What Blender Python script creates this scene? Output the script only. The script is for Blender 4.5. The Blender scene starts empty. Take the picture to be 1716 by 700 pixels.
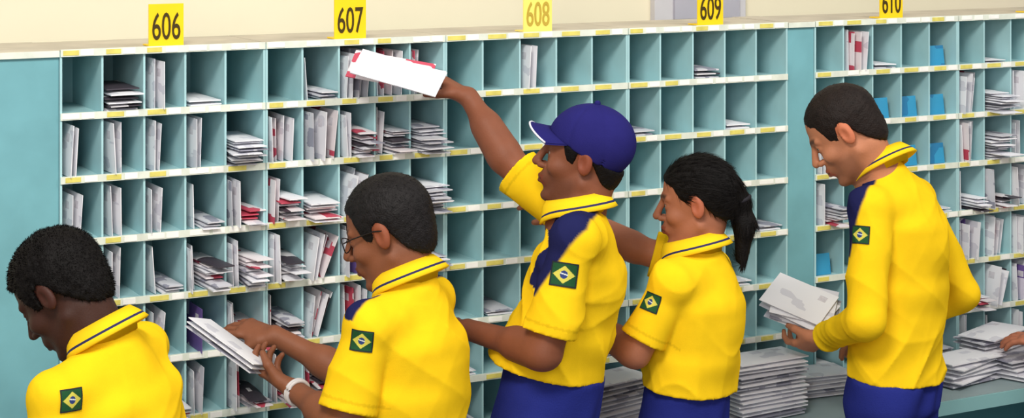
import bpy, bmesh, math, random
import numpy as np
from mathutils import Vector, Matrix
random.seed(7)
SC = bpy.context.scene
COL = SC.collection
try:
    SC.view_settings.view_transform = 'Standard'
except Exception as e:
    print(e)
# ------------------------------------------------------------------ camera model
TH = math.radians(28); FPX = 3021.0; D = 4.25; HOR = -162.0
CAM = np.array([0, -D, 2.2])
RV = np.array([math.cos(TH), -math.sin(TH), 0.0]); AV = np.array([math.sin(TH), math.cos(TH), 0.0]); ZV = np.array([0, 0, 1.0])
def W(px, py, d):
    return CAM + d * ((px - 858) / FPX * RV + AV - (py - HOR) / FPX * ZV)
def Wz(px, z, d):
    p = W(px, 0, d); p[2] = z; return p
def XY(px, Y):
    return (D + Y) * math.tan(TH + math.atan((px - 858) / FPX))
cd = bpy.data.cameras.new('camera'); cam = bpy.data.objects.new('camera', cd); COL.objects.link(cam)
cam.location = CAM; cam.rotation_euler = (math.pi / 2, 0, -TH)
cd.sensor_width = 36; cd.lens = FPX / 1716 * 36; cd.shift_y = (HOR - 350) / 1716
SC.camera = cam
# ------------------------------------------------------------------ materials
def lin(c):
    o = []
    for v in c[:3]:
        v /= 255.0
        o.append(v / 12.92 if v <= .04045 else ((v + .055) / 1.055) ** 2.4)
    return tuple(o) + (1.0,)
def mat(name, col, rough=.6, var=.12, scale=8, bump=0, bscale=200, attr=False, sss=0, stretch=None, spec=.3):
    m = bpy.data.materials.new(name); m.use_nodes = True
    nt = m.node_tree; b = nt.nodes['Principled BSDF']; b.inputs['Roughness'].default_value = rough
    b.inputs['Specular IOR Level'].default_value = spec
    tc = nt.nodes.new('ShaderNodeTexCoord'); nz = nt.nodes.new('ShaderNodeTexNoise'); nz.inputs['Scale'].default_value = scale
    nz.inputs['Detail'].default_value = 4
    src = tc.outputs['Object']
    if stretch:
        mp = nt.nodes.new('ShaderNodeMapping'); mp.inputs['Scale'].default_value = stretch
        nt.links.new(src, mp.inputs[0]); src = mp.outputs[0]
    nt.links.new(src, nz.inputs['Vector'])
    rmp = nt.nodes.new('ShaderNodeMapRange'); rmp.inputs['From Min'].default_value = .25; rmp.inputs['From Max'].default_value = .75
    rmp.inputs['To Min'].default_value = 1 - var; rmp.inputs['To Max'].default_value = 1 + var
    nt.links.new(nz.outputs['Fac'], rmp.inputs['Value'])
    mx = nt.nodes.new('ShaderNodeVectorMath'); mx.operation = 'MULTIPLY'
    if attr:
        at = nt.nodes.new('ShaderNodeAttribute'); at.attribute_name = 'Col'; nt.links.new(at.outputs['Color'], mx.inputs[0])
    else:
        mx.inputs[0].default_value = lin(col)[:3]
    nt.links.new(rmp.outputs[0], mx.inputs[1]); nt.links.new(mx.outputs[0], b.inputs['Base Color'])
    if bump:
        n2 = nt.nodes.new('ShaderNodeTexNoise'); n2.inputs['Scale'].default_value = bscale; nt.links.new(src, n2.inputs['Vector'])
        bp = nt.nodes.new('ShaderNodeBump'); bp.inputs['Strength'].default_value = bump; bp.inputs['Distance'].default_value = .004
        nt.links.new(n2.outputs['Fac'], bp.inputs['Height']); nt.links.new(bp.outputs[0], b.inputs['Normal'])
    return m
def mail_mat(name, base, ink, thr=.6, scale=(26, 5, 42)):
    # printed paper: blocky patches of print (Chebychev cells), different on every piece
    m = bpy.data.materials.new(name); m.use_nodes = True
    nt = m.node_tree; b = nt.nodes['Principled BSDF']; b.inputs['Roughness'].default_value = .55
    tc = nt.nodes.new('ShaderNodeTexCoord'); oi = nt.nodes.new('ShaderNodeObjectInfo')
    ad = nt.nodes.new('ShaderNodeVectorMath'); ad.operation = 'ADD'
    mp = nt.nodes.new('ShaderNodeMapping'); mp.inputs['Scale'].default_value = scale
    nt.links.new(tc.outputs['Object'], mp.inputs[0]); nt.links.new(mp.outputs[0], ad.inputs[0])
    ml = nt.nodes.new('ShaderNodeMath'); ml.operation = 'MULTIPLY'; ml.inputs[1].default_value = 50
    nt.links.new(oi.outputs['Random'], ml.inputs[0]); nt.links.new(ml.outputs[0], ad.inputs[1])
    vz = nt.nodes.new('ShaderNodeTexVoronoi'); vz.distance = 'CHEBYCHEV'; vz.inputs['Scale'].default_value = 1.0; vz.inputs['Randomness'].default_value = .7
    nt.links.new(ad.outputs[0], vz.inputs['Vector'])
    sp = nt.nodes.new('ShaderNodeSeparateColor'); nt.links.new(vz.outputs['Color'], sp.inputs[0])
    cr = nt.nodes.new('ShaderNodeValToRGB'); cr.color_ramp.interpolation = 'CONSTANT'; cr.color_ramp.elements[0].position = 0; cr.color_ramp.elements[1].position = thr
    cr.color_ramp.elements[0].color = lin(base); cr.color_ramp.elements[1].color = lin(ink)
    nt.links.new(sp.outputs[0], cr.inputs[0]); nt.links.new(cr.outputs[0], b.inputs['Base Color'])
    return m
M = dict(
    teal=mat('painted_teal_metal', (114, 170, 180), .55, .14, 7),
    cell=mat('pale_teal_cell_metal', (168, 209, 215), .55, .09, 9),
    teald=mat('dark_teal_panel', (92, 152, 162), .55, .07, 5),
    tealf=mat('teal_edge', (136, 184, 186), .5, .05, 9),
    dusty=mat('dusty_top', (190, 182, 164), .8, .16, 8),
    strip=mat('white_label_strip', (222, 228, 216), .5, .12, 30),
    ycard=mat('yellow_label_card', (222, 210, 110), .6, .15, 40),
    wcard=mat('white_label_card', (248, 248, 244), .6, .06, 40),
    sign=mat('yellow_sign_board', (246, 208, 26), .5, .05, 12),
    ink=mat('dark_sign_ink', (66, 52, 12), .6, .05, 20),
    sign_glare=mat('glare_washed_sign_board', (250, 230, 116), .5, .05, 12),  # same yellow board with glare painted into its colour
    ink_glare=mat('glare_washed_sign_ink', (192, 164, 62), .6, .05, 20),  # digits washed out by the same painted glare
    wall=mat('cream_wall_paint', (236, 224, 198), .8, .05, 2),
    floor=mat('grey_vinyl_floor', (128, 124, 118), .5, .12, 3),
    grey=mat('grey_laminate_top', (140, 158, 162), .45, .08, 9),
    winf=mat('pale_window_frame', (205, 200, 205), .5, .05, 9),
    winp=mat('lilac_window_pane', (176, 172, 184), .2, .08, 5),
    shirt=mat('polo_fabric', (0, 0, 0), 1.0, .06, 18, .15, 600, attr=True, spec=.02),
    badge=mat('embroidered_badge', (0, 0, 0), .7, .08, 60, .3, 700, attr=True),
    trous=mat('royal_blue_trouser_cloth', (38, 46, 122), .9, .12, 10, .25, 300, spec=.05),
    navy=mat('navy_knit', (34, 36, 82), .7, .06, 20),
    cloth=mat('yellow_knit', (244, 202, 34), 1.0, .05, 20, spec=.02),
    cap=mat('navy_violet_cap_cloth', (38, 36, 100), .9, .08, 20, .2, 500, spec=.05),
    white=mat('white_piping', (222, 220, 232), .6, .03, 20),
    black=mat('black_shoe_leather', (22, 20, 22), .35, .1, 20),
    hair=mat('black_hair', (14, 11, 11), .65, .3, 60, .5, 260, spec=.15),
    hairb=mat('dark_brown_hair', (28, 19, 16), .6, .3, 60, .5, 260, spec=.2),
    hairg=mat('greying_black_hair', (22, 19, 20), .6, .4, 80, .5, 260, spec=.2),
    eyew=mat('eye_white', (150, 138, 130), .3, .02, 20), eyeb=mat('eye_iris', (26, 16, 11), .15, .05, 20),
    tie=mat('black_hair_tie', (25, 22, 30), .7, .1, 40),
    band=mat('pale_wrist_band', (206, 202, 204), .4, .05, 40),
    frame=mat('dark_spectacle_frame', (26, 22, 24), .3, .05, 40),
    m_white=mail_mat('white_envelope_paper', (240, 240, 246), (216, 216, 226), .8),
    m_grey=mail_mat('grey_printed_paper', (208, 208, 216), (150, 150, 166), .66),
    m_red=mail_mat('red_printed_paper', (238, 230, 234), (196, 74, 96), .70, (16, 5, 30)),
    m_purple=mail_mat('purple_printed_paper', (222, 216, 232), (112, 88, 156), .5, (8, 5, 12)),
    m_dark=mail_mat('dark_printed_paper', (58, 52, 62), (225, 222, 226), .7, (10, 5, 20)),
    m_blue=mail_mat('blue_card_stock', (48, 146, 190), (34, 118, 166), .62, (14, 5, 14)),
    stamp=mat('printed_stamp', (214, 210, 218), .6, .15, 120),
)
# ------------------------------------------------------------------ object helpers
def setup(o, label=None, cat=None, group=None, kind=None):
    if label: o['label'] = label
    if cat: o['category'] = cat
    if group: o['group'] = group
    if kind: o['kind'] = kind
    return o
def empty(name, loc, label=None, cat=None, group=None, kind=None):
    o = bpy.data.objects.new(name, None); COL.objects.link(o); o.location = [float(v) for v in loc]
    o.empty_display_size = .05
    return setup(o, label, cat, group, kind)
def link(name, me, parent=None, world=True):
    o = bpy.data.objects.new(name, me); COL.objects.link(o)
    if parent is not None:
        o.parent = parent
        if world:
            r = parent; off = Vector((0, 0, 0))
            while r is not None:
                off += Vector(r.location); r = r.parent
            o.location = -off
    return o
class MB:
    def __init__(s): s.v = []; s.f = []; s.m = []
    def box(s, x0, x1, y0, y1, z0, z1, mi=0):
        n = len(s.v)
        s.v += [(x0, y0, z0), (x1, y0, z0), (x1, y1, z0), (x0, y1, z0), (x0, y0, z1), (x1, y0, z1), (x1, y1, z1), (x0, y1, z1)]
        for q in ((0, 3, 2, 1), (4, 5, 6, 7), (0, 1, 5, 4), (1, 2, 6, 5), (2, 3, 7, 6), (3, 0, 4, 7)):
            s.f.append([n + i for i in q]); s.m.append(mi)
        return s
    def tube(s, pts, r, seg=8, mi=0):
        pts = [Vector(p) for p in pts]; n0 = len(s.v)
        for i, p in enumerate(pts):
            t = (pts[min(i + 1, len(pts) - 1)] - pts[max(i - 1, 0)]).normalized()
            a = t.cross(Vector((0, 0, 1)) if abs(t.z) < .9 else Vector((1, 0, 0))).normalized(); b = t.cross(a)
            for k in range(seg):
                an = 2 * math.pi * k / seg; s.v.append(tuple(p + a * (r * math.cos(an)) + b * (r * math.sin(an))))
        for i in range(len(pts) - 1):
            for k in range(seg):
                s.f.append([n0 + i * seg + k, n0 + i * seg + (k + 1) % seg, n0 + (i + 1) * seg + (k + 1) % seg, n0 + (i + 1) * seg + k]); s.m.append(mi)
        s.f.append([n0 + k for k in range(seg)]); s.m.append(mi)
        s.f.append([n0 + (len(pts) - 1) * seg + k for k in range(seg)][::-1]); s.m.append(mi)
    def mesh(s, name, mats, smooth=False):
        me = bpy.data.meshes.new(name); me.from_pydata([tuple(float(c) for c in v) for v in s.v], [], s.f)
        for m in mats: me.materials.append(m)
        for p, mi in zip(me.polygons, s.m): p.material_index = mi; p.use_smooth = smooth
        me.update(); return me
    def build(s, name, mats, parent=None, world=True, smooth=False):
        if not isinstance(mats, (list, tuple)): mats = [mats]
        return link(name, s.mesh(name, mats, smooth), parent, world)
# ------------------------------------------------------------------ setting
o = MB().box(-3, 9, -6, .62, -.05, 0).build('floor', M['floor']); setup(o, 'grey floor in front of the sorting shelves', 'floor', kind='structure')
o = MB().box(-3, 9, .62, .72, 0, 3.3).build('wall_back', M['wall']); setup(o, 'cream wall behind the pigeonhole cabinets', 'wall', kind='structure')
x0, x1 = XY(1090, .62), XY(1242, .62)
mb = MB(); mb.box(x0, x1, .595, .62, 1.8, 2.45, 0)
xm = x0 + (x1 - x0) * .2; xn = x0 + (x1 - x0) * .52
mb.box(xm, xn, .585, .597, 1.83, 2.4, 1); mb.box(xn + .02, x1 - .03, .585, .597, 1.83, 2.4, 1)
o = mb.build('window_1', [M['winf'], M['winp']]); setup(o, 'grey framed window on the cream wall above the shelves', 'window', kind='structure')
ZT = 1.85; R = .15; NR = 7; DEP = .28; ZB = ZT - R * NR; BT = .008
CX = [XY(100, 0), XY(445, 0), XY(746, 0), XY(1052, 0), XY(1320, 0)]
XE0, XE1 = XY(1365, 0), XY(1605, 0)
CABS = [(CX[0], CX[1], '606', 277), (CX[1], CX[2], '607', 585), (CX[2], CX[3], '608', 899), (CX[3], CX[4], '609', 1188), (XE0, XE1, '610', 1491), (XE1, XE1 + .55, '611', 1735)]
NEAR = {'606': 'leftmost teal pigeonhole cabinet, under the yellow sign 606', '607': 'teal pigeonhole cabinet stuffed with mail under the yellow sign 607',
        '608': 'mostly empty teal pigeonhole cabinet behind the man in a cap', '609': 'nearly empty teal pigeonhole cabinet behind the woman with a ponytail',
        '610': 'teal pigeonhole cabinet with blue cards behind the man in long sleeves', '611': 'rightmost teal pigeonhole cabinet, cut off by the photo edge'}
ZC = ZB
XA, XZ = XY(-150, 0), XE1 + .55
root = empty('counter', ((XA + XZ) / 2, 0, 0), 'long grey worktop under the sorting cabinets holding stacks of mail', 'counter')
MB().box(XA, XZ, -.34, .3, ZC - .035, ZC).build('worktop', M['grey'], root)
MB().box(XA, XZ, -.345, -.338, ZC - .04, ZC - .002).build('front_edge', M['tealf'], root)
for i in range(5):
    x = XA + .05 + (XZ - XA - .1) * i / 4
    MB().box(x - .02, x + .02, -.28, .28, 0, ZC - .035).build('leg', M['teald'], root)
MB().box(XA, XZ, .2, .22, .2, ZC - .035).build('back_panel', M['teald'], root)
def blank(label, xs):
    a, b = xs
    r = empty('blank_panel', ((a + b) / 2, 0, ZC), label, 'panel')
    MB().box(a, b, .004, DEP, ZC, ZT - .004).build('board', M['teal'], r)
    MB().box(a, b, -.002, DEP + .002, ZT - .004, ZT + .004).build('top_cap', M['dusty'], r)
    MB().box(a, b, -.004, .003, ZT - .012, ZT + .003).build('label_strip', M['strip'], r)
blank('wide blank teal panel at the left end of the shelves', (XA, CX[0] - .001))
blank('narrow blank teal panel between the cabinets signed 609 and 610', (CX[4] + .001, XE0 - .001))
NCOL = 5
for (xa, xb, num, spx) in CABS:
    r = empty('pigeonhole_cabinet', ((xa + xb) / 2, 0, ZC), NEAR[num], 'cabinet', 'pigeonhole cabinets along the wall')
    xa += .0005; xb -= .0005
    t = .009; cw = (xb - xa) / NCOL
    mb = MB(); mb.box(xa, xa + t * .6, 0, DEP, ZC, ZT); mb.box(xb - t * .6, xb, 0, DEP, ZC, ZT); mb.box(xa, xb, DEP - .006, DEP, ZC, ZT)
    mb.build('carcass', M['cell'], r)
    for c in range(1, NCOL):
        x = xa + cw * c
        MB().box(x - .0025, x + .0025, .004, DEP - .006, ZC, ZT - .004).build('divider', M['cell'], r)
    for k in range(NR + 1):
        z = ZT - R * k
        nm = 'top_panel' if k == 0 else ('bottom_panel' if k == NR else 'shelf')
        zz = (z - BT, z) if k < NR else (z, z + BT)
        sh = MB().box(xa + .001, xb - .001, .002, DEP - .002, zz[0], zz[1] + (.003 if k == 0 else 0)).build(nm, M['dusty'] if k == 0 else M['cell'], r)
        zs0, zs1 = zz[1] - .012, zz[1] + .005
        if k == NR: zs0, zs1 = zz[0] + .001, zz[0] + .017
        MB().box(xa + .001, xb - .001, -.004, .0025, zs0, zs1).build('label_strip', M['strip'], sh)
        for c in range(NCOL):
            u0 = xa + cw * c + cw * random.uniform(.04, .12); w = cw * random.uniform(.34, .5)
            MB().box(u0, u0 + w, -.0055, -.003, zs0 + .003, zs1 - .0025).build('label_card', M['ycard'] if random.random() < .78 else M['wcard'], sh)
            u0 += w + cw * random.uniform(.04, .1)
            if random.random() < .75: MB().box(u0, u0 + cw * .3, -.0055, -.003, zs0 + .002, zs1 - .0015).build('label_card', M['wcard'], sh)
    sx = XY(spx, .02); sw, shh = .087, .102
    glare = num == '608'
    s = empty('number_sign', (sx, .03, ZT + .004), 'yellow sign reading %s standing on top of its cabinet' % num, 'sign', 'yellow number signs above the cabinets')
    sy = .012
    MB().box(sx - sw / 2, sx + sw / 2, sy, sy + .004, ZT + .004, ZT + .004 + shh).build('board', M['sign_glare' if glare else 'sign'], s)
    MB().box(sx - sw / 2, sx + sw / 2, sy + .004, sy + .05, ZT + .004, ZT + .007).build('foot', M['sign_glare' if glare else 'sign'], s)
    cu = bpy.data.curves.new('n', 'FONT'); cu.body = num; cu.size = .1; cu.extrude = .0008; cu.offset = .0003; cu.resolution_u = 4
    to = bpy.data.objects.new('n', cu); COL.objects.link(to); bpy.context.view_layer.update()
    me = bpy.data.meshes.new_from_object(to.evaluated_get(bpy.context.evaluated_depsgraph_get())); bpy.data.objects.remove(to)
    co = np.array([v.co for v in me.vertices]); mn, mxx = co.min(0), co.max(0)
    co = (co - (mn + mxx) / 2) / (mxx - mn) * np.array([.070, .066, .0016])
    w3 = np.stack([sx + co[:, 0], sy - .001 - co[:, 2], ZT + .004 + shh * .47 + co[:, 1]], -1)
    for v, c in zip(me.vertices, w3): v.co = c
    me.materials.clear(); me.materials.append(M['ink_glare' if glare else 'ink']); me.update()
    link('number', me, s)
# ------------------------------------------------------------------ mail
def env_mesh(L, H, T, mt, nx=8, ny=6):
    v = []; f = []; m = []
    for s in (-1, 1):
        for j in range(ny + 1):
            for i in range(nx + 1):
                u, w = i / nx * 2 - 1, j / ny * 2 - 1
                b = T / 2 * (.3 + .7 * (1 - abs(u) ** 3) * (1 - abs(w) ** 3))
                v.append((u * L / 2, s * b, (w + 1) * H / 2))
    st = (nx + 1) * (ny + 1)
    for s in (0, 1):
        for j in range(ny):
            for i in range(nx):
                a = s * st + j * (nx + 1) + i; q = [a, a + 1, a + nx + 2, a + nx + 1]
                f.append(q if s == 0 else q[::-1]); m.append(1 if (j == ny - 2 and (i == nx - 2 if s == 0 else i == 1)) else 0)
    rim = [i for i in range(nx + 1)] + [(nx + 1) * j + nx for j in range(1, ny + 1)] + [(nx + 1) * ny + i for i in range(nx - 1, -1, -1)] + [(nx + 1) * j for j in range(ny - 1, 0, -1)]
    for k in range(len(rim)):
        a, b = rim[k], rim[(k + 1) % len(rim)]; f.append([b, a, a + st, b + st]); m.append(0)
    me = bpy.data.meshes.new('envelope'); me.from_pydata(v, [], f); me.materials.append(mt); me.materials.append(M['stamp'] if mt not in (M['m_blue'],) else mt)
    for p, mi in zip(me.polygons, m): p.material_index = mi
    me.update(); return me
_cache = {}
def emesh(kind, L, H, T):
    k = (kind, round(L, 3), round(H, 3), round(T, 4))
    if k not in _cache: _cache[k] = env_mesh(L, H, T, M['m_' + kind])
    return _cache[k]
def put(name, me, mtx, label, cat, group):
    o = bpy.data.objects.new(name, me); COL.objects.link(o); o.matrix_world = mtx
    return setup(o, label, cat, group)
ORD = ['first', 'second', 'third', 'fourth', 'fifth', 'sixth', 'seventh', 'eighth', 'ninth', 'tenth', 'eleventh', 'twelfth', 'thirteenth', 'fourteenth', 'fifteenth', 'sixteenth']
DESC = {'white': 'white envelope', 'grey': 'grey printed letter', 'red': 'red-printed white mailer', 'purple': 'purple-printed mailer', 'dark': 'dark-covered magazine', 'blue': 'small blue card'}
NAMEK = {'white': 'envelope', 'grey': 'letter', 'red': 'mailer', 'purple': 'mailer', 'dark': 'magazine', 'blue': 'card'}
def cellphrase(num, r, c): return '%s-row %s-column pigeonhole under sign %s' % ('top' if r == 0 else ORD[r], ORD[c], num)
def stand(cell, kinds, x0off=.03, step=.014, lean0=.02, dlean=.03, ymax=.03, L0=None, ymin=-.015):
    (xa, cw, z, num, r, c) = cell; n = len(kinds)
    for i, k in enumerate(kinds):
        H = random.choice([.108, .115, .122]); L = L0 or random.choice([.2, .22]); T = random.choice([.004, .006])
        x = xa + x0off + step * i; y = random.uniform(ymin, ymax)
        lean = lean0 + dlean * i + random.uniform(-.03, .03)
        H = min(H, .130 - abs(math.sin(lean)) * .05)
        if lean > 0: H = min(H, (xa + cw - .006 - x) / max(math.sin(lean), .05))
        mtx = Matrix.Translation((x, y + L / 2, z + .0008 + T * .3 + abs(math.sin(lean)) * T)) @ Matrix.Rotation(lean, 4, 'Y') @ Matrix.Rotation(math.pi / 2 + random.uniform(-.06, .06), 4, 'Z')
        put(NAMEK[k], emesh(k, L, H, T), mtx, '%s standing in %s' % (DESC[k], cellphrase(num, r, c)) if n == 1 else '%s from left standing in %s' % (ORD[i] + ' ' + DESC[k], cellphrase(num, r, c)), NAMEK[k], 'mail standing in the pigeonholes')
def pile(cell, kinds, protr=.0, wid=.08, T0=.006, xoff=0.0, jit=.06):
    (xa, cw, z, num, r, c) = cell; n = len(kinds); zz = z + .001
    for i, k in enumerate(kinds):
        T = random.choice([T0, T0 * 1.5])
        L = .2; me = emesh(k, .2, wid, T)
        x = xa + cw / 2 + xoff + random.uniform(-.003, .003); y = L / 2 - protr * random.uniform(.1, 1.3) + .01
        ang = math.pi / 2 + random.uniform(-jit, jit)
        mtx = Matrix.Translation((x, y, zz + T / 2)) @ Matrix.Rotation(ang, 4, 'Z') @ Matrix.Rotation(-math.pi / 2 + random.uniform(-.02, .02), 4, 'X') @ Matrix.Translation((0, 0, -wid / 2))
        zz += T + .0006
        which = 'lone flat' if n == 1 else ('topmost' if i == n - 1 else ORD[i] + ' from bottom,')
        put(NAMEK[k], me, mtx, '%s %s lying in %s' % (which, DESC[k], cellphrase(num, r, c)), NAMEK[k], 'mail lying flat in the pigeonholes')
LAY = {
 '606': ['.mst.', 'ssssP', 'sssxX', 'XsxXX', 'sXsvX', 'tXXsX', 'ptsts'],
 '607': ['.xSRM', 'RSXMP', 'MQLPP', 'XLSRX', 'XLRSM', 'XXLXS', 'pSpSp'],
 '608': ['..s..', '.....', '.....', '.....', '.t...', 't...t', 'p.p.p'],
 '609': ['..k..', 't..t.', '..q..', '....t', '...t.', '.....', 'p..pp'],
 '610': ['.Rt.b', '..bbb', 's..bb', 'X...t', 'b...t', 't...p', 'p..pp'],
 '611': ['.t...', 'SPs..', 'RPs..', 'XXS..', 'SRS..', 'XLS..', 'sXs..'],
}
def rk(*ks): return random.choice(ks)
for (xa, xb, num, spx) in CABS:
    cw = (xb - xa) / NCOL
    for r in range(NR):
        for c in range(NCOL):
            ch = LAY[num][r][c]
            if ch == '.': continue
            z = ZT - R * (r + 1) + (0 if r < NR - 1 else BT)
            cell = (xa + c * cw, cw, z, num, r, c)
            if ch == 's': stand(cell, ['white', 'white'], random.uniform(.020, .026), .017, lean0=random.uniform(-.05, .05), ymax=.01)
            elif ch == 'S': stand(cell, [rk('white', 'white', 'grey'), 'white', rk('white', 'red', 'grey', 'purple'), 'white', rk('white', 'red')], .018, .015, rk(-.04, .03), rk(.01, .03), ymin=-.03)
            elif ch == 'L': stand(cell, ['white', rk('red', 'white'), 'white', rk('white', 'red', 'dark')], .018, .011, .12, .09, ymin=-.04)
            elif ch == 'R': stand(cell, ['white', 'red', rk('white', 'red'), 'white'], .022, .017, rk(-.05, .04), .035)
            elif ch == 'v': stand(cell, ['purple'], .038)
            elif ch == 'x':
                stand(cell, ['white'], .026, lean0=-.05); pile(cell, [rk('white', 'grey') for _ in range(3)], .02, .044, xoff=cw * .17)
            elif ch == 'X':
                stand(cell, [rk('white', 'grey'), rk('white', 'red')], .016, .014, -.03, .0, ymin=-.03); pile(cell, [rk('white', 'grey', 'white', 'red', 'dark') for _ in range(rk(5, 7, 9))], .06, .044, xoff=cw * .2, jit=.12)
            elif ch == 'M':
                stand(cell, ['red', 'white'], .016, .014, .02, .03, ymin=-.02); pile(cell, ['white', 'red', 'grey', 'white', 'dark', 'white', 'red', 'white'], .05, .05, xoff=cw * .17, jit=.1)
            elif ch == 't': pile(cell, [rk('white', 'grey') for _ in range(2)], 0)
            elif ch == 'p': pile(cell, [rk('white', 'grey', 'white') for _ in range(4)], .01)
            elif ch == 'P': pile(cell, [rk('white', 'grey', 'white') for _ in range(9)], .07, .074, jit=.14)
            elif ch == 'Q': pile(cell, ['white', 'red', 'white', 'red', 'white', 'white'], .05, .076, jit=.12)
            elif ch == 'q': pile(cell, ['red'], 0)
            elif ch == 'm': pile(cell, ['grey', 'dark', 'white', 'dark', 'white', 'dark'], .03, T0=.007)
            elif ch == 'k': pile(cell, ['grey', 'dark', 'grey'], 0, T0=.009)
            elif ch == 'b':
                me = emesh('blue', .058, .062, .004)
                put('card', me, Matrix.Translation((xa + c * cw + cw * .5, .03, z + .001)) @ Matrix.Rotation(-.15, 4, 'X'), 'small blue card standing in ' + cellphrase(num, r, c), 'card', 'blue cards in the pigeonholes')
def stack(px, Yc, n, T, where, kinds=('white', 'grey', 'white'), rot=.2, jit=.06):
    X = XY(px, Yc); zz = ZC + .0008
    for i in range(n):
        k = random.choice(kinds); me = emesh(k, .23, .12, T)
        mtx = Matrix.Translation((X + random.uniform(-.006, .006), Yc + random.uniform(-.006, .006), zz + T / 2)) @ Matrix.Rotation(random.uniform(-jit, jit) + rot, 4, 'Z') @ Matrix.Rotation(-math.pi / 2, 4, 'X') @ Matrix.Translation((0, 0, -.06))
        zz += T + .0006
        which = 'topmost' if i == n - 1 else ORD[i] + ' from bottom,'
        put(NAMEK[k], me, mtx, '%s %s of the counter stack %s' % (which, DESC[k], where), NAMEK[k], 'mail stacked on the counter')
stack(1015, -.2, 13, .012, 'between cap wearer and woman')
stack(1275, -.22, 15, .0105, 'beside the woman in yellow', rot=.05)
stack(1352, -.1, 6, .011, 'left of the long-sleeved man', rot=-.1)
stack(1618, -.2, 6, .012, 'right beside the long-sleeved man', jit=.2)
stack(1668, -.13, 9, .012, 'second from the right edge', jit=.25)
stack(1715, -.22, 5, .012, 'at the right edge', jit=.2)
def slab(name, kind, c, ex, ey, T, label, cat, group=None):
    ex = np.array(ex); ey = np.array(ey); L = np.linalg.norm(ex); X = ex / L
    H = np.linalg.norm(ey - X * (ey @ X)); Zz = (ey - X * (ey @ X)) / H; Y = np.cross(Zz, X)
    me = emesh(kind, L, H, T)
    m = Matrix(((X[0], Y[0], Zz[0], c[0]), (X[1], Y[1], Zz[1], c[1]), (X[2], Y[2], Zz[2], c[2]), (0, 0, 0, 1))) @ Matrix.Translation((0, 0, -H / 2))
    return put(name, me, m, label, cat, group)
# ------------------------------------------------------------------ SDF toolkit
f4 = lambda a: np.asarray(a, dtype=np.float32)
def rc(P, a, b, r1, r2):
    a = f4(a); b = f4(b); ba = b - a; q = P - a
    h = np.clip(q @ ba / max(float(ba @ ba), 1e-9), 0, 1); q = q - h[:, None] * ba
    return np.sqrt(np.einsum('ij,ij->i', q, q)) - (r1 + (r2 - r1) * h)
def ell(Q, c, r):
    q = Q - f4(c); r = f4(r); a = q / r; b = a / r
    k0 = np.sqrt(np.einsum('ij,ij->i', a, a)); k1 = np.sqrt(np.einsum('ij,ij->i', b, b)) + 1e-6
    return k0 * (k0 - 1) / k1
def fl(P, a, b, r1, r2, L, F, e):
    a = f4(a); b = f4(b); ba = b - a; q = P - a; ln = float(np.sqrt(ba @ ba)); ax = ba / ln
    t = q @ ax; h = np.clip(t / ln, 0, 1)
    x = q @ f4(L); y = q @ f4(F); z = t - h * ln
    w = r1[0] + (r2[0] - r1[0]) * h; d = r1[1] + (r2[1] - r1[1]) * h
    A = x / w; B = y / d; C = z / e
    k0 = np.sqrt(A * A + B * B + C * C); k1 = np.sqrt((A / w) ** 2 + (B / d) ** 2 + (C / e) ** 2) + 1e-6
    return k0 * (k0 - 1) / k1
def smin(a, b, k):
    h = np.clip(.5 + .5 * (b - a) / k, 0, 1); return b * (1 - h) + a * h - k * h * (1 - h)
def smax(a, b, k): return -smin(-a, -b, k)
def group(P, c, Rr, fn):
    q = P - f4(c); d = np.sqrt(np.einsum('ij,ij->i', q, q)) - Rr
    out = d + .05; m = d < .06
    if m.any(): out[m] = fn(P[m])
    return out
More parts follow.
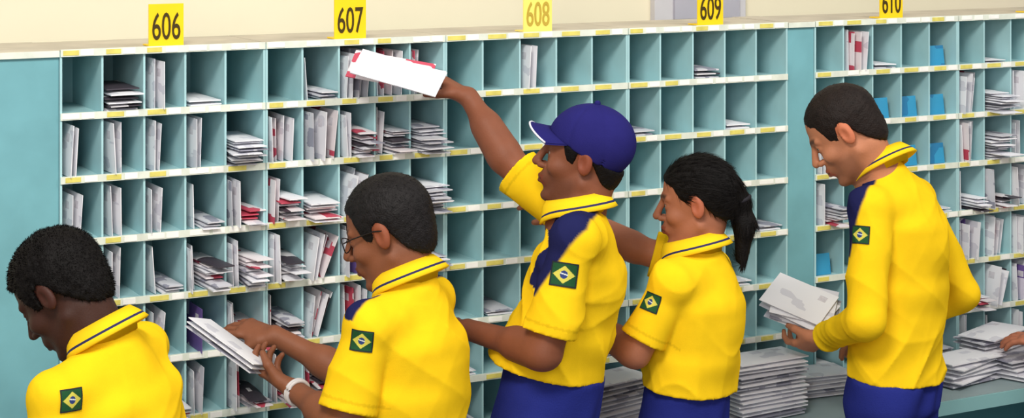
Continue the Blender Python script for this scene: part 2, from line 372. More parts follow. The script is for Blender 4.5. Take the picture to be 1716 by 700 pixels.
def sdf_mesh(f, lo, hi, h):
    lo = np.array(lo, float); hi = np.array(hi, float); B = 8; S = B * h
    nb = np.ceil((hi - lo) / S).astype(int)
    idx = np.stack(np.meshgrid(*[np.arange(n) for n in nb], indexing='ij'), -1).reshape(-1, 3)
    keep = np.abs(f(f4(lo + (idx + .5) * S))) < S * 1.45
    idx = idx[keep]; Nn = nb * B + 1
    g = np.arange(B + 1); off = np.stack(np.meshgrid(g, g, g, indexing='ij'), -1).reshape(-1, 3)
    VV, CI, SG = [], [], []
    cor = [(i, j, k) for i in (0, 1) for j in (0, 1) for k in (0, 1)]
    for s in range(0, len(idx), 300):
        ib = idx[s:s + 300]
        pts = lo + (ib[:, None, :] * B + off[None]) * h
        val = f(f4(pts.reshape(-1, 3))).reshape(len(ib), B + 1, B + 1, B + 1)
        cs = np.stack([val[:, i:i + B, j:j + B, k:k + B] for i, j, k in cor], -1)
        ins = cs < 0; cnt = ins.sum(-1); act = (cnt > 0) & (cnt < 8)
        w = np.argwhere(act)
        if len(w) == 0: continue
        cv = cs[act]; iv = ins[act]
        acc = np.zeros((len(w), 3)); num = np.zeros(len(w))
        for a in range(8):
            for ax in range(3):
                if cor[a][ax]: continue
                bq = list(cor[a]); bq[ax] = 1; b = cor.index(tuple(bq))
                x = iv[:, a] != iv[:, b]
                t = np.where(x, cv[:, a] / np.where(x, cv[:, a] - cv[:, b], 1), 0)
                p = np.tile(np.array(cor[a], float), (len(w), 1)); p[:, ax] = t
                acc += p * x[:, None]; num += x
        ci = ib[w[:, 0]] * B + w[:, 1:]
        VV.append(lo + (ci + acc / num[:, None]) * h); CI.append(ci); SG.append(iv[:, [0, 4, 2, 1]])
    V = np.concatenate(VV); CI = np.concatenate(CI); SG = np.concatenate(SG)
    sx, sy = int(Nn[1] * Nn[2]), int(Nn[2])
    ids = CI[:, 0] * sx + CI[:, 1] * sy + CI[:, 2]
    o = np.argsort(ids); ids = ids[o]; V = V[o]; SG = SG[o]
    quads = []
    for ax, (d1, d2) in enumerate(((sy, 1), (1, sx), (sx, sy))):
        sel = SG[:, 0] != SG[:, ax + 1]; c = ids[sel]
        q = np.stack([c, c - d1, c - d1 - d2, c - d2], -1)
        p = np.searchsorted(ids, q); p = np.clip(p, 0, len(ids) - 1); ok = (ids[p] == q).all(1)
        inn = SG[sel, 0]; p = np.where(inn[:, None], p, p[:, ::-1])
        quads.append(p[ok])
    return V, np.concatenate(quads)
def np_mesh(name, V, Q, mats, colfn=None):
    me = bpy.data.meshes.new(name); n, m = len(V), len(Q)
    me.vertices.add(n); me.vertices.foreach_set('co', V.astype(np.float32).ravel())
    me.loops.add(4 * m); me.loops.foreach_set('vertex_index', Q.astype(np.int32).ravel())
    me.polygons.add(m); me.polygons.foreach_set('loop_start', np.arange(0, 4 * m, 4, dtype=np.int32))
    me.update(calc_edges=True); me.validate()
    me.polygons.foreach_set('use_smooth', np.ones(len(me.polygons), dtype=bool))
    for mt in mats: me.materials.append(mt)
    if colfn is not None:
        c = colfn(f4(V)); at = me.attributes.new('Col', 'FLOAT_COLOR', 'POINT')
        at.data.foreach_set('color', np.concatenate([c, np.ones((n, 1))], 1).astype(np.float32).ravel())
    me.update(); return me
def nrm(v): v = np.array(v, float); return v / np.linalg.norm(v)
def nrows(a): return a / (np.linalg.norm(a, axis=1, keepdims=True) + 1e-9)
def march(f, px, py):
    dr = nrm(W(px, py, 1.0) - CAM); p = CAM + dr * 2.8
    for _ in range(260):
        dv = float(f(f4(p[None]))[0])
        if dv < .0008: return p
        p = p + dr * max(dv * .6, .0006)
    return None
# ------------------------------------------------------------------ people
EF, EU = .0695, .002
def head_sdf(Q):
    A = Q.copy(); A[:, 1] = np.abs(A[:, 1])
    d = ell(Q, (-.012, 0, .035), (.097, .076, .085))
    d = smin(d, ell(Q, (.028, 0, -.035), (.057, .056, .086)), .028)
    d = smin(d, rc(A, (-.010, .050, -.056), (.060, .015, -.099), .016, .014), .020)
    d = smin(d, ell(Q, (.070, 0, -.105), (.022, .023, .016)), .014)
    d = smin(d, ell(A, (.055, .042, -.028), (.025, .020, .020)), .016)
    d = smin(d, rc(A, (.083, .006, .022), (.068, .044, .020), .0105, .008), .011)
    d = smin(d, ell(Q, (.077, 0, -.062), (.022, .027, .024)), .016)
    d = smin(d, rc(Q, (.089, 0, .014), (.112, 0, -.028), .0066, .0110), .009)
    d = smin(d, rc(A, (.100, .012, -.034), (.092, .015, -.034), .008, .007), .006)
    d = smax(d, -ell(A, (.094, .032, .001), (.018, .017, .0125)), .010)
    ey = ell(A, (EF, .031, EU), (.0144, .0144, .0144)); xl = A[:, 1] - .031
    slit = np.maximum(np.abs(Q[:, 2] - EU) - .0036 * (1 - (xl / .0125) ** 2), np.abs(xl) - .0105)
    ey = np.maximum(ey, -slit)
    d = smin(d, ey, .004)
    d = smin(d, rc(A, (.0980, 0, -.0605), (.086, .022, -.065), .0065, .003), .004)
    d = smin(d, rc(A, (.0965, 0, -.0730), (.085, .020, -.068), .0072, .003), .004)
    d = smax(d, -ell(Q, (.104, 0, -.086), (.012, .03, .006)), .008)
    ear = ell(A, (-.014, .077, -.004), (.018, .0085, .030)); ear = smax(ear, -ell(A, (-.007, .088, -.002), (.010, .010, .017)), .006)
    return smin(d, ear, .008)
UMIN_F = [-.14, -.08, -.055, -.03, -.012, .004, .016, .032, .05, .075, .1]
UMIN_M = [-.082, -.078, -.05, -.005, .03, .022, -.018, -.012, .05, .073, .085]
UMIN_W = [-.055, -.05, -.035, .0, .03, .03, .01, .02, .05, .066, .085]
def ridge(t): return 1 - np.abs(np.sin(t)) ** .7 - .35
def person(cfg):
    rng = np.random.default_rng(int(cfg['P'][0]))
    s = cfg.get('hs', 1.0); sk = np.array(lin(cfg['skin'])[:3])
    N = W(*cfg['N']); Sc = W(*cfg['S']); Pv = Wz(cfg['P'][0], cfg['P'][1], cfg['P'][2])
    ph = math.radians(cfg['phi']); F0 = -math.sin(ph) * RV + math.cos(ph) * AV
    L = nrm(np.cross(ZV, F0)); U = nrm(Sc - Pv); F = nrm(np.cross(L, U)); L = nrm(np.cross(U, F))
    sw = cfg.get('sw', .158); g = cfg.get('g', .016); tw = cfg.get('tw', 1.0); fw_ = cfg.get('sf', .03)
    sh = {'L': Sc + L * sw + F * fw_ - U * .015, 'R': Sc - L * sw * .94 + F * (fw_ + .015) - U * .015}
    for k in 'LR':
        if 'sh' + k in cfg: sh[k] = W(*cfg['sh' + k])
    el = {k: W(*cfg['el' + k]) for k in 'LR'}; wr = {k: W(*cfg['wr' + k]) for k in 'LR'}
    hc = W(*cfg['H']); hp = math.radians(cfg['hphi']); pt = math.radians(cfg['pitch'])
    Fh = -math.sin(hp) * RV + math.cos(hp) * AV; hl = np.cross(ZV, Fh)
    hf = math.cos(pt) * Fh - math.sin(pt) * ZV; hu = np.cross(hf, hl)
    HR = f4(np.stack([hf, hl, hu]))
    toQ = lambda P: ((P - f4(hc)) @ HR.T) / np.float32(s)
    hW = lambda q: hc + s * (q[0] * hf + q[1] * hl + q[2] * hu)
    hip = {'L': Pv + L * .085, 'R': Pv - L * .085}
    foot = {}
    for k, sg in (('L', 1), ('R', -1)):
        a = Pv + L * .11 * sg; a[2] = .085; foot[k] = a
    knee = {k: (hip[k] + foot[k]) / 2 + F0 * .02 for k in 'LR'}
    A1 = Sc + (Pv - Sc) * .5; hem = Wz(cfg['P'][0], cfg['hem'], cfg['P'][2])
    low = hem - U * .09 if (hem - Pv) @ U < .1 else Pv - U * .06
    belly = cfg.get('belly', 0)
    def torso(P, g):
        d = fl(P, Sc - .075 * U, A1, (.143 * tw + g, .094 + g), (.136 * tw + g, .096 + g), L, F, .06 + g)
        lw = low if g > 0 else Pv + .03 * U
        d = smin(d, fl(P, A1, lw, (.136 * tw + g, .096 + g), (.152 * tw + g, .110 + g), L, F, .05), .03)
        if belly and g > 0: d = smin(d, ell((P - f4(A1 + (Pv - A1) * .45 + F * .05)) @ f4(np.stack([L, F, U])).T, (0, 0, 0), (.13 + g, .07 + belly + g, .13)), .06)
        for k in 'LR':
            d = smin(d, rc(P, Sc - U * .02, sh[k], .062 + g * .5, .044 + g), .03)
            d = smin(d, rc(P, N - .035 * U, Sc * .45 + sh[k] * .55 + .0 * U, .046 + g * .3, .044 + g * .5), .03)
        d = smin(d, rc(P, N - .04 * U - F * .02, Sc - .12 * U - F * .03, .05 + g * .4, .065 + g), .04)
        return d
    hands = {}
    for k in 'LR':
        hd = cfg.get('h' + k)
        if hd: d = nrm(W(*hd['tip']) - wr[k]); n0 = np.array(hd['n'][0]) * RV + hd['n'][1] * AV + np.array(hd['n'][2]) * ZV; cu = hd.get('curl', .35)
        else: d = nrm(wr[k] - el[k]); n0 = -ZV; cu = .4
        n = nrm(n0 - d * (n0 @ d)); sd = np.cross(d, n) if k == 'R' else np.cross(n, d)
        hands[k] = (wr[k], d, n, sd, cu)
    def hand_sdf(P, k):
        w, d, n, sd, cu = hands[k]
        o = fl(P, w + .012 * d, w + .082 * d, (.027, .018), (.041, .0135), sd, n, .016)
        o = smin(o, rc(P, w + .02 * d + sd * .02 + n * .006, w + .05 * d + sd * .03 + n * .008, .016, .013), .012)
        fs = None
        for off, ln, ex in ((.031, .070, 0), (.0105, .079, .05), (-.0105, .073, .1), (-.030, .058, .18)):
            p = w + (.088 - abs(off) * .15) * d + sd * off; ang = cu * .5 + ex; dd = nrm(d + sd * off * 4.0)
            for fr, r1, r2, st in ((.44, .0092, .0084, 1.0), (.31, .0084, .0076, .8), (.25, .0076, .0062, 0)):
                q = p + ln * fr * (math.cos(ang) * dd + math.sin(ang) * n)
                x = rc(P, p, q, r1, r2); fs = x if fs is None else smin(fs, x, .0015); p = q; ang += cu * st + ex * .3
        o = smin(o, fs, .006)
        p = w + .03 * d + sd * .03 + n * .006; q = p + .042 * nrm(.72 * d + .55 * sd + .5 * n); r = q + .032 * nrm(.9 * d + .1 * sd + .55 * n)
        o = smin(o, smin(rc(P, p, q, .0135, .0105), rc(P, q, r, .0105, .0075), .004), .01)
        return o
    ar = cfg.get('ar', 1.0)
    def arm(P, k):
        d = rc(P, sh[k], el[k], .045 * ar, .037 * ar)
        d = smin(d, rc(P, el[k], wr[k], .034 * ar, .0235 * ar), .012)
        dv = nrm(wr[k] - el[k]); d = smin(d, rc(P, el[k] + .03 * dv, el[k] + .10 * dv, .038 * ar, .034 * ar), .03)
        h = hands[k]; c = h[0] + .085 * h[1]
        return smin(d, group(P, c, .125, lambda p: hand_sdf(p, k)), .015)
    neck_top = hW((-.026, 0, -.055)); nr = cfg.get('nr', .057)
    def body(P):
        d = torso(P, -.014)
        d = smin(d, rc(P, neck_top, N - .05 * U, nr * s, nr + .005), .03)
        d = smin(d, group(P, hc, .165 * s, lambda p: head_sdf(toQ(p)) * s), .018)
        for k in 'LR':
            d = smin(d, arm(P, k), .012)
            d = smin(d, rc(P, hip[k], knee[k], .070, .05), .02)
            d = smin(d, rc(P, knee[k], foot[k], .05, .036), .02)
        return d
    ink = np.array(lin((17, 13, 13))[:3])
    def bodycol(P):
        c = np.tile(sk, (len(P), 1)); Q = toQ(P); al = np.abs(Q[:, 1])
        near = (np.abs(Q) < .16).all(1)
        lip = near & (Q[:, 0] > .08) & (al < .024) & (Q[:, 2] < -.055) & (Q[:, 2] > -.081)
        c[lip] = sk * np.array([.85, .55, .55])
        bz = np.abs(Q[:, 2] - .027 + .12 * np.abs(al - .03)); t = np.clip(1.5 - bz / .0055, 0, 1) * near * (Q[:, 0] > .055) * np.clip((al - .008) / .005, 0, 1) * np.clip((.05 - al) / .006, 0, 1)
        t = (t * .8)[:, None]; c = c * (1 - t) + ink * t
        mo = near & (Q[:, 0] > .08) & (al < .02) & (np.abs(Q[:, 2] + .0665) < .0018); c[mo] = sk * .25
        if cfg.get('stubble'):
            st = np.clip((-.04 - Q[:, 2]) / .02, 0, 1) * np.clip((Q[:, 0] + .005) / .02, 0, 1) * near * (Q[:, 2] > -.13) * (1 - lip)
            st = (st * .35)[:, None]; c = c * (1 - st) + ink * st
        warm = near & (np.sqrt((Q[:, 0] + .01) ** 2 + (Q[:, 2]) ** 2) < .04) & (al > .07); c[warm] = sk * np.array([1.1, .85, .8])
        return c
    pts = np.array([N, Sc, Pv, hc, *sh.values(), *el.values(), *wr.values(), *[h[0] + .2 * h[1] for h in hands.values()], *foot.values()])
    base = Pv.copy(); base[2] = 0
    root = empty('person', base, cfg['label'], 'person', 'postal sorters in yellow shirts')
    bl, bh = pts.min(0) - np.array([.2, .2, 0]), pts.max(0) + np.array([.2, .2, .16]); bl[2] = .03
    V, Qd = sdf_mesh(body, bl, bh, .0036)
    skm = mat('skin', (0, 0, 0), .55, .07, 25, .1, 220, attr=True, spec=.25)
    bo = link('body', np_mesh('body', V, Qd, [skm], bodycol), root)
    if cfg.get('band'):
        w_, d_ = wr['L'] - nrm(wr['L'] - el['L']) * .012, nrm(wr['L'] - el['L']); a_ = nrm(np.cross(d_, ZV)); b_ = np.cross(d_, a_)
        mb = MB()
        for o_ in (-.004, .004): mb.tube([w_ + d_ * o_ + .0275 * (a_ * math.cos(x) + b_ * math.sin(x)) for x in np.linspace(0, 2 * math.pi, 25)], .0045)
        mb.build('wrist_band', M['band'], root, smooth=True)
    # shirt: cloth folds first, then the clean cuts of hem and sleeve ends
    long = cfg.get('long', False); ax = f4(np.stack([L, F, U]))
    def folds(P):
        q = (P - f4(hem)) @ ax.T; x, y, z = q[:, 0], q[:, 1], q[:, 2]; p0 = cfg['P'][0] * .1
        w = ridge(19 * z + 2.2 * np.sin(11 * x + p0) + 2.8 * np.sin(9 * y - p0) + p0) * (.12 + np.exp(-((z - .06) / .07) ** 2))
        w2 = ridge(8 * x - 13 * y + 9 * z + 1.3 * np.sin(13 * z + p0) + p0)
        w5 = ridge(15 * x + 9 * y - 12 * z + 1.6 * np.sin(10 * z - p0)) * np.clip((z - .12) / .15, 0, 1)
        mk = np.clip(.5 + np.sin(10 * x + 7 * z + p0) * np.sin(9 * y - 8 * z), 0, 1)
        w6 = ridge(27 * x - 20 * y + 23 * z + 2 * np.sin(15 * z + p0)) * mk
        w7 = ridge(30 * x + 24 * y + 1.5 * np.sin(9 * z + p0)) * np.clip(1 - z / .3, 0, 1)
        return -.0105 * w - .0060 * w2 - .0050 * w5 - .0042 * w6 - .0026 * w7
    ue = cfg.get('ue', .84)
    def sleeve(P, k, fo):
        if long:
            d = smin(rc(P, sh[k], el[k], .057, .051), rc(P, el[k], wr[k], .050, .037), .012) + fo
            dr = nrm(wr[k] - el[k]); return np.maximum(d, (P - f4(wr[k] - dr * .012)) @ f4(dr))
        e = sh[k] + ue * (el[k] - sh[k]); dr = nrm(el[k] - sh[k])
        sr = cfg.get('sr', .061)
        d = rc(P, sh[k], el[k], sr - .010, sr + .007) + fo
        d = np.maximum(d, (P - f4(e)) @ f4(dr))
        return np.maximum(d, -rc(P, sh[k] + .76 * (el[k] - sh[k]), el[k] + dr * .1, sr - .024, sr - .011))
    def shirt_(P, fo):
        d = torso(P, g) + fo
        d = np.maximum(d, (f4(hem) - P) @ f4(U))
        for k in 'LR': d = smin(d, sleeve(P, k, fo), .010)
        return d
    def shirt0(P): return shirt_(P, 0)
    def shirt(P): return shirt_(P, folds(P))
    yel = np.array(lin(cfg.get('yel', (244, 200, 30)))[:3]); nav = np.array(lin(cfg.get('nav', (34, 36, 78)))[:3])
    nv = [p for p in (march(shirt0, a, b) for a, b in cfg.get('navy', [])) if p is not None]
    nd = cfg.get('nd', .085)
    def shirtcol(P):
        c = np.tile(yel, (len(P), 1))
        for k in 'LR':
            dr = nrm(el[k] - sh[k]); e = sh[k] + (ue * (el[k] - sh[k]) if not long else 0)
            if not long:
                ta = (P - f4(e)) @ f4(dr); near = rc(P, sh[k], el[k], .09, .09) < 0
                c[(np.abs(ta + .022) < .003) & near] *= .8
        if len(nv) > 1:
            l = (P - f4(Sc)) @ f4(L); Pm = np.where((l < 0)[:, None], P - 2 * l[:, None] * f4(L), P)
            best = np.full(len(P), 9.0); sg = np.zeros(len(P))
            for pa, pb in zip(nv[:-1], nv[1:]):
                a = f4(pa); ba = f4(pb - pa); q = Pm - a; h = np.clip(q @ ba / float(ba @ ba), 0, 1); q = q - h[:, None] * ba
                dd = np.linalg.norm(q, axis=1); m = dd < best; best[m] = dd[m]
                side = nrm(F - nrm(pb - pa) * (F @ nrm(pb - pa)))
                sg[m] = (q @ f4(side))[m]
            t = np.clip(sg / .008 + .5, 0, 1) * (best < nd) * (((Pm - f4(nv[-1])) @ f4(U)) > -.004) * (np.abs(l) > .02)
            if cfg.get('cap'): t = t * (l > 0)
            t = t[:, None]; c = c * (1 - t) + nav * t
        return c
    V, Qd = sdf_mesh(shirt, bl, bh, .0042)
    so = link('polo_shirt' if not long else 'long_sleeved_shirt', np_mesh('shirt', V, Qd, [M['shirt']], shirtcol), root)
    # collar
    ca = nrm(U + F * cfg.get('ct', .42)); cf = nrm(F - ca * (F @ ca)); cl = np.cross(ca, cf)
    cc = N + U * cfg.get('cu', .004) + F * cfg.get('cf', 0.0)
    prof = [(.060, -.03, 0), (.062, .018, 0), (.067, .021, 0), (.078, .006, 0), (.083, -.002, 1), (.086, -.007, 0), (.091, -.017, 0), (.086, -.019, 0), (.070, -.005, 0)]
    mb = MB(); na = 44; npf = len(prof)
    for i in range(na + 1):
        an = math.radians(16) + (2 * math.pi - math.radians(32)) * i / na
        fr = max(0, math.cos(an)) ** 3
        for (r_, h_, _) in prof:
            p = cc + cf * (math.cos(an) * r_ * 1.06) + cl * (math.sin(an) * r_) + ca * (h_ - (.016 * fr if h_ < .004 and r_ > .07 else 0))
            mb.v.append(tuple(p))
    for i in range(na):
        for j in range(npf):
            a, b = i * npf + j, i * npf + (j + 1) % npf
            mb.f.append([a, a + npf, b + npf, b]); mb.m.append(prof[j][2])
    mb.f.append(list(range(npf))); mb.m.append(0); mb.f.append([na * npf + j for j in range(npf)][::-1]); mb.m.append(0)
    mb.build('collar', [M['cloth'], M['navy']], so, smooth=True)
    if 'badge' in cfg:
        px, py, bw, bh2 = cfg['badge']; p = march(shirt, px, py)
        if p is not None:
            e = .02; gr = np.array([float(shirt0(f4((p + v * e)[None]))[0] - shirt0(f4((p - v * e)[None]))[0]) for v in np.eye(3)]); nn = nrm(gr)
            up = -nrm(el['L'] - sh['L']); up = nrm(up * .6 + ZV * .5); up = nrm(up - nn * (up @ nn)); rt = np.cross(up, nn)
            nx, ny = 64, 56; G = []; UVs = []
            for j in range(ny + 1):
                for i in range(nx + 1):
                    u, v = i / nx * 2 - 1, j / ny * 2 - 1
                    G.append(p + rt * u * bw / 2 + up * v * bh2 / 2 + nn * .03); UVs.append((u, v))
            G = f4(G)
            for _ in range(16): G = G - (shirt(G)[:, None] * .6) * f4(nn)
            G = G + f4(nn) * .0025; UVs = np.array(UVs)
            au, av = np.abs(UVs[:, 0]), np.abs(UVs[:, 1])
            c = np.tile(np.array(lin((18, 74, 38))[:3]), (len(G), 1))
            c[(au > .9) | (av > .88)] = lin((24, 34, 40))[:3]
            c[(au / .82 + av / .74) < 1] = lin((206, 196, 80))[:3]
            c[(UVs[:, 0] ** 2 * 1.3 + UVs[:, 1] ** 2) < .11] = lin((40, 60, 120))[:3]
            c[((UVs[:, 0] ** 2 * 1.3 + UVs[:, 1] ** 2) < .11) & (np.abs(UVs[:, 1] - .05 + .2 * UVs[:, 0]) < .05)] = lin((220, 224, 220))[:3]
            q = [[j * (nx + 1) + i, j * (nx + 1) + i + 1, (j + 1) * (nx + 1) + i + 1, (j + 1) * (nx + 1) + i] for j in range(ny) for i in range(nx)]
            bo_ = link('sleeve_badge', np_mesh('badge', G.astype(float), np.array(q), [M['badge']], lambda P: c), so)
            bo_['label'] = 'green flag badge with yellow rhombus and blue disc'
    # trousers (waistband just meets the shirt hem), shoes
    top = max(Pv[2] + .11, cfg['hem'] + .03) - Pv[2]
    def trousers(P):
        d = fl(P, Pv + top * U, Pv - .07 * U, (.138 * tw, .100 + belly * .6), (.156 * tw, .114 + belly * .3), L, F, .05)
        for k in 'LR':
            d = smin(d, rc(P, hip[k] - .03 * U, knee[k], .090, .072), .03); d = smin(d, rc(P, knee[k], foot[k] - ZV * .05, .072, .064), .03)
        q = (P - f4(Pv)) @ ax.T
        d = d + .003 * np.sin(40 * q[:, 2] + 8 * np.sin(10 * q[:, 0]) + 9 * q[:, 1]) * (.3 + np.exp(-((q[:, 2] + .05) / .1) ** 2)) + .0015 * np.sin(60 * q[:, 0] + 20 * q[:, 2])
        d = np.maximum(d, .03 - P[:, 2])
        return np.maximum(d, (P - f4(hem + .004 * U)) @ f4(U))
    tl = np.array([Pv[0] - .32, Pv[1] - .32, .0]); th_ = np.array([Pv[0] + .32, Pv[1] + .32, Pv[2] + .26])
    V, Qd = sdf_mesh(trousers, tl, th_, .008)
    link('trousers', np_mesh('trousers', V, Qd, [M['trous']]), root)
    FR = f4(np.stack([F0, np.cross(ZV, F0), ZV]))
    for k in 'LR':
        c0 = foot[k].copy(); c0[2] = 0
        def shoe(P):
            q = (P - f4(c0)) @ FR.T
            d = smin(ell(q, (.09, 0, .035), (.11, .048, .042)), ell(q, (-.01, 0, .05), (.065, .042, .06)), .04)
            return np.maximum(d, .001 - q[:, 2])
        V, Qd = sdf_mesh(shoe, c0 - np.array([.28, .28, .01]), c0 + np.array([.28, .28, .16]), .006)
        link('shoe', np_mesh('shoe', V, Qd, [M['black']]), root)
    # hair
    ht = cfg.get('ht', .007); woman = cfg.get('woman'); um = UMIN_W if woman else UMIN_M; curl = cfg.get('curl', .001)
    tail = [f4(W(*t)) for t in cfg.get('tail', [])]
    def hair(P):
        Q = toQ(P)
        d = ell(Q, (-.014, 0, .035), (.097 + ht, .076 + ht * .75, .085 + ht))
        if cfg.get('cap'): d = smin(d, ell(Q, (-.046, 0, -.028), (.050, .058, .055)), .02)
        else: d = smin(d, ell(Q, (-.048, 0, -.03), (.056 + ht * .3, .060, .060)), .03)
        gg = (np.interp(Q[:, 0], UMIN_F, um).astype(np.float32) - Q[:, 2]) * .5
        d = smax(d, gg, .006)
        if cfg.get('cap'): d = np.maximum(d, Q[:, 2] - (.018 + .42 * Q[:, 0]))
        d = d * s
        for a, b, r1, r2 in zip(tail[:-1], tail[1:], cfg.get('tr', [])[:-1], cfg.get('tr', [])[1:]): d = smin(d, rc(P, a, b, r1, r2), .02)
        return d + curl * np.sin(260 * P[:, 0]) * np.sin(240 * P[:, 1] + 1) * np.sin(250 * P[:, 2]) + (curl * .8) * np.sin(90 * P[:, 0] + 60 * P[:, 2]) * np.sin(110 * P[:, 1])
    hl_, hh_ = hc - .2, hc + .2
    for t in tail: hl_ = np.minimum(hl_, t - .05); hh_ = np.maximum(hh_, t + .05)
    V, Qd = sdf_mesh(hair, hl_, hh_, .004)
    ns = cfg.get('ns', 9000); ii = rng.integers(0, len(V), ns); p = V[ii]; e = .003
    nn = nrows(np.stack([hair(f4(p + v * e)) - hair(f4(p - v * e)) for v in np.eye(3)], -1).astype(float))
    if woman:
        flow = np.where((((p - hc) @ hf) > -.09)[:, None], np.asarray(tail[0], float) - p, -ZV[None] * .1); a_n, a_f, a_r, ln = .03, 1.0, .06, .035
    else:
        flow = -.5 * hu[None] - .35 * hf[None] + .45 * nn; a_n, a_f, a_r, ln = cfg.get('an', .22), .9, .25, cfg.get('sl', .009)
    flow = nrows(flow - nn * ((flow * nn).sum(1, keepdims=True)))
    dr = nrows(a_n * nn + a_f * flow + a_r * rng.normal(size=p.shape) * .6)
    side = nrows(np.cross(dr, nn + .2 * rng.normal(size=p.shape)))
    lns = ln * rng.uniform(.5, 1.1, (ns, 1)); wd = .0009
    b0 = p - nn * .0015; tip = b0 + dr * lns
    SV = np.stack([b0 - side * wd, b0 + side * wd, tip + side * wd * .25, tip - side * wd * .25], 1).reshape(-1, 3)
    SQ = (np.arange(ns * 4).reshape(-1, 4)) + len(V)
    ho = link('hair', np_mesh('hair', np.concatenate([V, SV]), np.concatenate([Qd, SQ]), [M[cfg.get('hm', 'hair')]]), root)
    if tail:
        t0 = tail[1]; dd = nrm(tail[2] - tail[0]); a_ = nrm(np.cross(dd, AV)); b_ = np.cross(dd, a_); r_ = cfg['tr'][1] + .003
        mb = MB(); mb.tube([t0 + r_ * (a_ * math.cos(x) + b_ * math.sin(x)) for x in np.linspace(0, 2 * math.pi, 17)], .006); mb.build('hair_tie', M['tie'], ho, smooth=True)
    for sg in (1, -1):
        bm = bmesh.new(); bmesh.ops.create_uvsphere(bm, u_segments=24, v_segments=18, radius=.0126 * s)
        ctr = hW((EF, .031 * sg, EU)); fw = Vector(hf)
        for fc in bm.faces: fc.smooth = True; fc.material_index = 1 if fc.calc_center_median().normalized().dot(fw) > .72 else 0
        bmesh.ops.translate(bm, vec=Vector(ctr), verts=bm.verts)
        me = bpy.data.meshes.new('eye'); bm.to_mesh(me); bm.free(); me.materials.append(M['eyew']); me.materials.append(M['eyeb'])
        link('eye', me, bo)
    if cfg.get('glasses'):
        mb = MB()
        for sg in (1, -1):
            mb.tube([hW((.097 - .006 * math.cos(x) ** 2, sg * (.032 + .023 * math.cos(x)), .0 + .017 * math.sin(x))) for x in np.linspace(0, 2 * math.pi, 25)], .0014, 6)
            mb.tube([hW((.091, sg * .055, .006)), hW((.06, sg * .066, .010)), hW((.0, sg * .081, .012)), hW((-.02, sg * .083, .008))], .0016, 6)
        mb.tube([hW((.099, .011, .004)), hW((.103, 0, .007)), hW((.099, -.011, .004))], .0014, 6)
        mb.build('glasses', M['frame'], root, smooth=True)
    if cfg.get('cap'):
        def crown(P):
            Q = toQ(P); d = ell(Q, (-.014, 0, .038), (.106, .085, .090))
            d = smax(d, (.014 + .44 * Q[:, 0]) - Q[:, 2], .004); d = smax(d, -ell(Q, (-.014, 0, .030), (.096, .076, .081)), .003)
            return d * s + .0018 * np.cos(3 * np.arctan2(Q[:, 1], Q[:, 0] + .014)) ** 40
        capr = link('cap', np_mesh('cap', *sdf_mesh(crown, hc - .2, hc + .2, .0032), [M['cap']]), root)
        mb = MB(); nu, nt = 24, 8; grid = {}
        for lay in (0, 1):
            for i in range(nu + 1):
                an = (i / nu * 2 - 1) * math.radians(62)
                for j in range(nt + 1):
                    t = j / nt; fi = -.014 + .103 * math.cos(an); li = .083 * math.sin(an)
                    fo = .022 + .118 * math.cos(an) ** .8; lo_ = .078 * math.sin(an)
                    ff = fi + (fo - fi) * t; ll = li + (lo_ - li) * t; uu = .018 + .44 * fi + .001 + .002 * t * t - .16 * max(0, abs(ll) - .015) * t - (.004 if lay else 0)
                    grid[lay, i, j] = len(mb.v); mb.v.append(tuple(hW((ff, ll, uu))))
        for i in range(nu):
            for j in range(nt):
                mb.f.append([grid[0, i, j], grid[0, i, j + 1], grid[0, i + 1, j + 1], grid[0, i + 1, j]]); mb.m.append(0)
                mb.f.append([grid[1, i, j], grid[1, i + 1, j], grid[1, i + 1, j + 1], grid[1, i, j + 1]]); mb.m.append(0)
            for j in (0, nt): mb.f.append([grid[0, i, j], grid[0, i + 1, j], grid[1, i + 1, j], grid[1, i, j]]); mb.m.append(0)
        edge = [mb.v[grid[0, i, nt]] for i in range(nu + 1)]
        mb.build('brim', M['cap'], capr, smooth=True)
        m2 = MB(); m2.tube(edge, .0024); m2.build('brim_piping', M['white'], capr, smooth=True)
        bm = bmesh.new(); bmesh.ops.create_uvsphere(bm, u_segments=12, v_segments=8, radius=.008); bmesh.ops.translate(bm, vec=Vector(hW((-.014, 0, .129))), verts=bm.verts)
        me = bpy.data.meshes.new('b'); bm.to_mesh(me); bm.free(); me.materials.append(M['cap']); link('top_button', me, capr)
    return root
DN = (0, .1, -1)
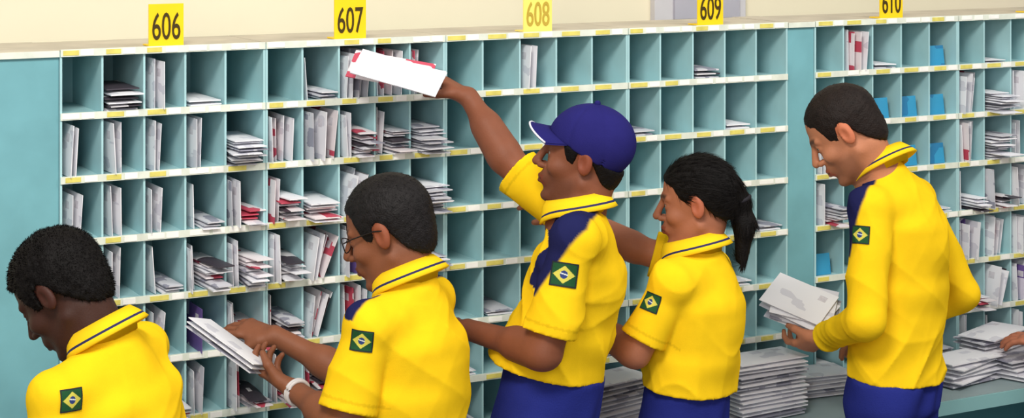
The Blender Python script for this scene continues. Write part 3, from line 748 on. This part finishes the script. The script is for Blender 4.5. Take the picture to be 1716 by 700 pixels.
PEOPLE = [
 dict(label='man at far left in yellow polo, head bowed, close-cropped black hair', skin=(62, 36, 28), N=(174, 556, 3.73), S=(194, 612, 3.73), P=(218, .93, 3.75), phi=66, hem=.9,
      elL=(98, 830, 3.56), wrL=(-5, 770, 3.74), elR=(140, 800, 3.96), wrR=(5, 750, 4.0), H=(103, 489, 3.75), hphi=72, pitch=41, ht=.011, curl=.002, an=1.2, sl=.007, ns=12000, badge=(121, 670, .05, .045), ct=.5),
 dict(label='man second from left in yellow polo holding letters with both hands', skin=(130, 80, 56), N=(682, 462, 4.04), S=(697, 517, 4.05), P=(685, .93, 4.05), phi=64, hem=.9,
      elL=(576, 714, 3.88), wrL=(494, 654, 4.06), elR=(606, 640, 4.22), wrR=(462, 563, 4.28), H=(650, 386, 4.05), hphi=74, pitch=20, hm='hairg', badge=(606, 571, .05, .045), ct=.5, glasses=True, band=True,
      hL=dict(tip=(420, 604, 4.16), n=(.2, .3, 1), curl=.7), hR=dict(tip=(360, 536, 4.34), n=(0, .3, -1), curl=.28),
      navy=[(622, 501), (606, 516), (594, 534)], nd=.045),
 dict(label='man in navy cap reaching up to a high pigeonhole', skin=(128, 76, 54), N=(966, 345, 4.27), S=(980, 397, 4.27), P=(910, .96, 4.27), phi=72, hem=1.105, belly=.03, cap=True,
      shL=(962, 400, 4.11), shR=(960, 372, 4.41), elL=(914, 590, 4.08), wrL=(785, 552, 4.30), elR=(850, 268, 4.48), wrR=(786, 163, 4.56), H=(979, 262, 4.28), hphi=79, pitch=-8, ht=.006,
      badge=(945, 460, .062, .054), hR=dict(tip=(705, 112, 4.62), n=(-.1, -.1, -1), curl=.3), stubble=True, ns=3000, sl=.006, ar=1.06,
      navy=[(1006, 352), (984, 383), (942, 430), (897, 494)], nd=.13),
 dict(label='woman with a black ponytail in yellow polo reaching toward the shelves', skin=(166, 106, 80), N=(1163, 412, 4.50), S=(1176, 458, 4.50), P=(1142, .87, 4.50), phi=66, hem=1.0, hs=.93, sw=.14, tw=.94, woman=True,
      elL=(1066, 592, 4.38), wrL=(992, 540, 4.56), shR=(1190, 452, 4.62), elR=(1070, 418, 4.64), wrR=(965, 366, 4.70), H=(1167, 338, 4.50), hphi=76, pitch=7, ht=.008, curl=.0006, badge=(1090, 506, .048, .044), ar=.94, sr=.056, nr=.049, ue=.80,
      tail=[(1225, 318, 4.5), (1240, 335, 4.5), (1248, 375, 4.5), (1243, 432, 4.5)], tr=[.035, .022, .026, .016], ns=14000),
 dict(label='man at right in long-sleeved yellow shirt looking down at papers', skin=(186, 122, 90), N=(1474, 272, 4.79), S=(1520, 332, 4.80), P=(1500, .95, 4.79), phi=56, hem=.945, long=True, g=.014, hm='hairb', sw=.168, nr=.058, ht=.004, sl=.007,
      elL=(1452, 536, 4.60), wrL=(1380, 566, 4.84), elR=(1612, 490, 4.96), wrR=(1480, 545, 5.06), H=(1415, 221, 4.78), hphi=74, pitch=36, badge=(1441, 393, .05, .046), ct=.7, cf=-.005,
      hL=dict(tip=(1320, 590, 4.96), n=(.2, .4, .9), curl=.6), stubble=True,
      navy=[(1470, 288), (1450, 330), (1436, 370), (1424, 428)], nd=.07),
 dict(label='person beyond the right edge, only fingers resting on mail visible', skin=(170, 106, 80), N=(1905, 300, 5.1), S=(1925, 350, 5.1), P=(1915, .93, 5.1), phi=66, hem=.9,
      elL=(1850, 600, 5.0), wrL=(1765, 578, 5.25), elR=(1870, 560, 5.25), wrR=(1790, 575, 5.4), H=(1875, 225, 5.1), hphi=72, pitch=25, hL=dict(tip=(1690, 560, 5.32), n=DN, curl=.35)),
]
for p in PEOPLE: person(p)
# held mail
G = 'mail held in hands'
slab('envelope', 'white', W(668, 122, 4.50), W(742, 140, 4.48) - W(600, 100, 4.53), W(664, 98, 4.54) - W(672, 146, 4.47), .010, 'white envelope held up in the raised hand of the capped man', 'envelope', G)
slab('mailer', 'red', W(655, 118, 4.55), W(725, 132, 4.53) - W(590, 108, 4.57), W(651, 92, 4.60) - W(657, 140, 4.53), .008, 'red-printed mailer behind the raised white envelope', 'mailer', G)
for i, (dx, dy, k) in enumerate(((0, 0, 'grey'), (3, -7, 'white'), (6, -14, 'white'))):
    slab(NAMEK[k], k, W(382 + dx, 586 + dy, 4.12), W(436 + dx, 622 + dy, 4.08) - W(328 + dx, 544 + dy, 4.17), W(388, 575, 4.18) - W(379, 592, 4.07), .007,
         ('bottom', 'middle', 'top')[i] + (' letter' if k == 'grey' else ' envelope') + ' of the bundle held by the second man from left', NAMEK[k], G)
EX = W(1398, 538, 4.93) - W(1298, 500, 5.0); EY = W(1352, 485, 5.04) - W(1338, 540, 4.92)
for i, (dx, dy, k, tw_) in enumerate(((0, 4, 'white', 0), (5, -2, 'grey', .18), (-5, -8, 'white', -.15), (3, -14, 'white', .25), (-6, -20, 'white', -.08))):
    slab(NAMEK[k], k, W(1345 + dx, 520 + dy, 4.95), EX + tw_ * EY, EY - tw_ * .5 * EX, .005,
         ('lowest', 'second lowest', 'middle', 'second highest', 'uppermost')[i] + ' paper held by the long-sleeved man at right', NAMEK[k], G)
# ------------------------------------------------------------------ lights
w = bpy.data.worlds.new('world'); SC.world = w; w.use_nodes = True
w.node_tree.nodes['Background'].inputs[0].default_value = (.95, .97, 1.0, 1); w.node_tree.nodes['Background'].inputs[1].default_value = .46
def area(loc, tgt, sx, sy, e, col):
    l = bpy.data.lights.new('ceiling_or_fill_light', 'AREA'); l.shape = 'RECTANGLE'; l.size = sx; l.size_y = sy; l.energy = e; l.color = col
    ob = bpy.data.objects.new('ceiling_or_fill_light', l); COL.objects.link(ob); ob.location = loc
    ob.rotation_euler = (Vector(tgt) - Vector(loc)).to_track_quat('-Z', 'Y').to_euler()
area((.2, -2.6, 4.0), (2.0, 0, 1.2), 1.3, .8, 112, (1, .95, .86))
area((3.6, -2.4, 4.0), (3.4, -.2, 1.2), 1.3, .8, 64, (1, .95, .87))
area((-1.5, -5.5, 3.0), (1.5, -.5, 1.2), 2, 2, 80, (1, .97, .92))  # added fill from the camera side, brightens the pigeonhole interiors
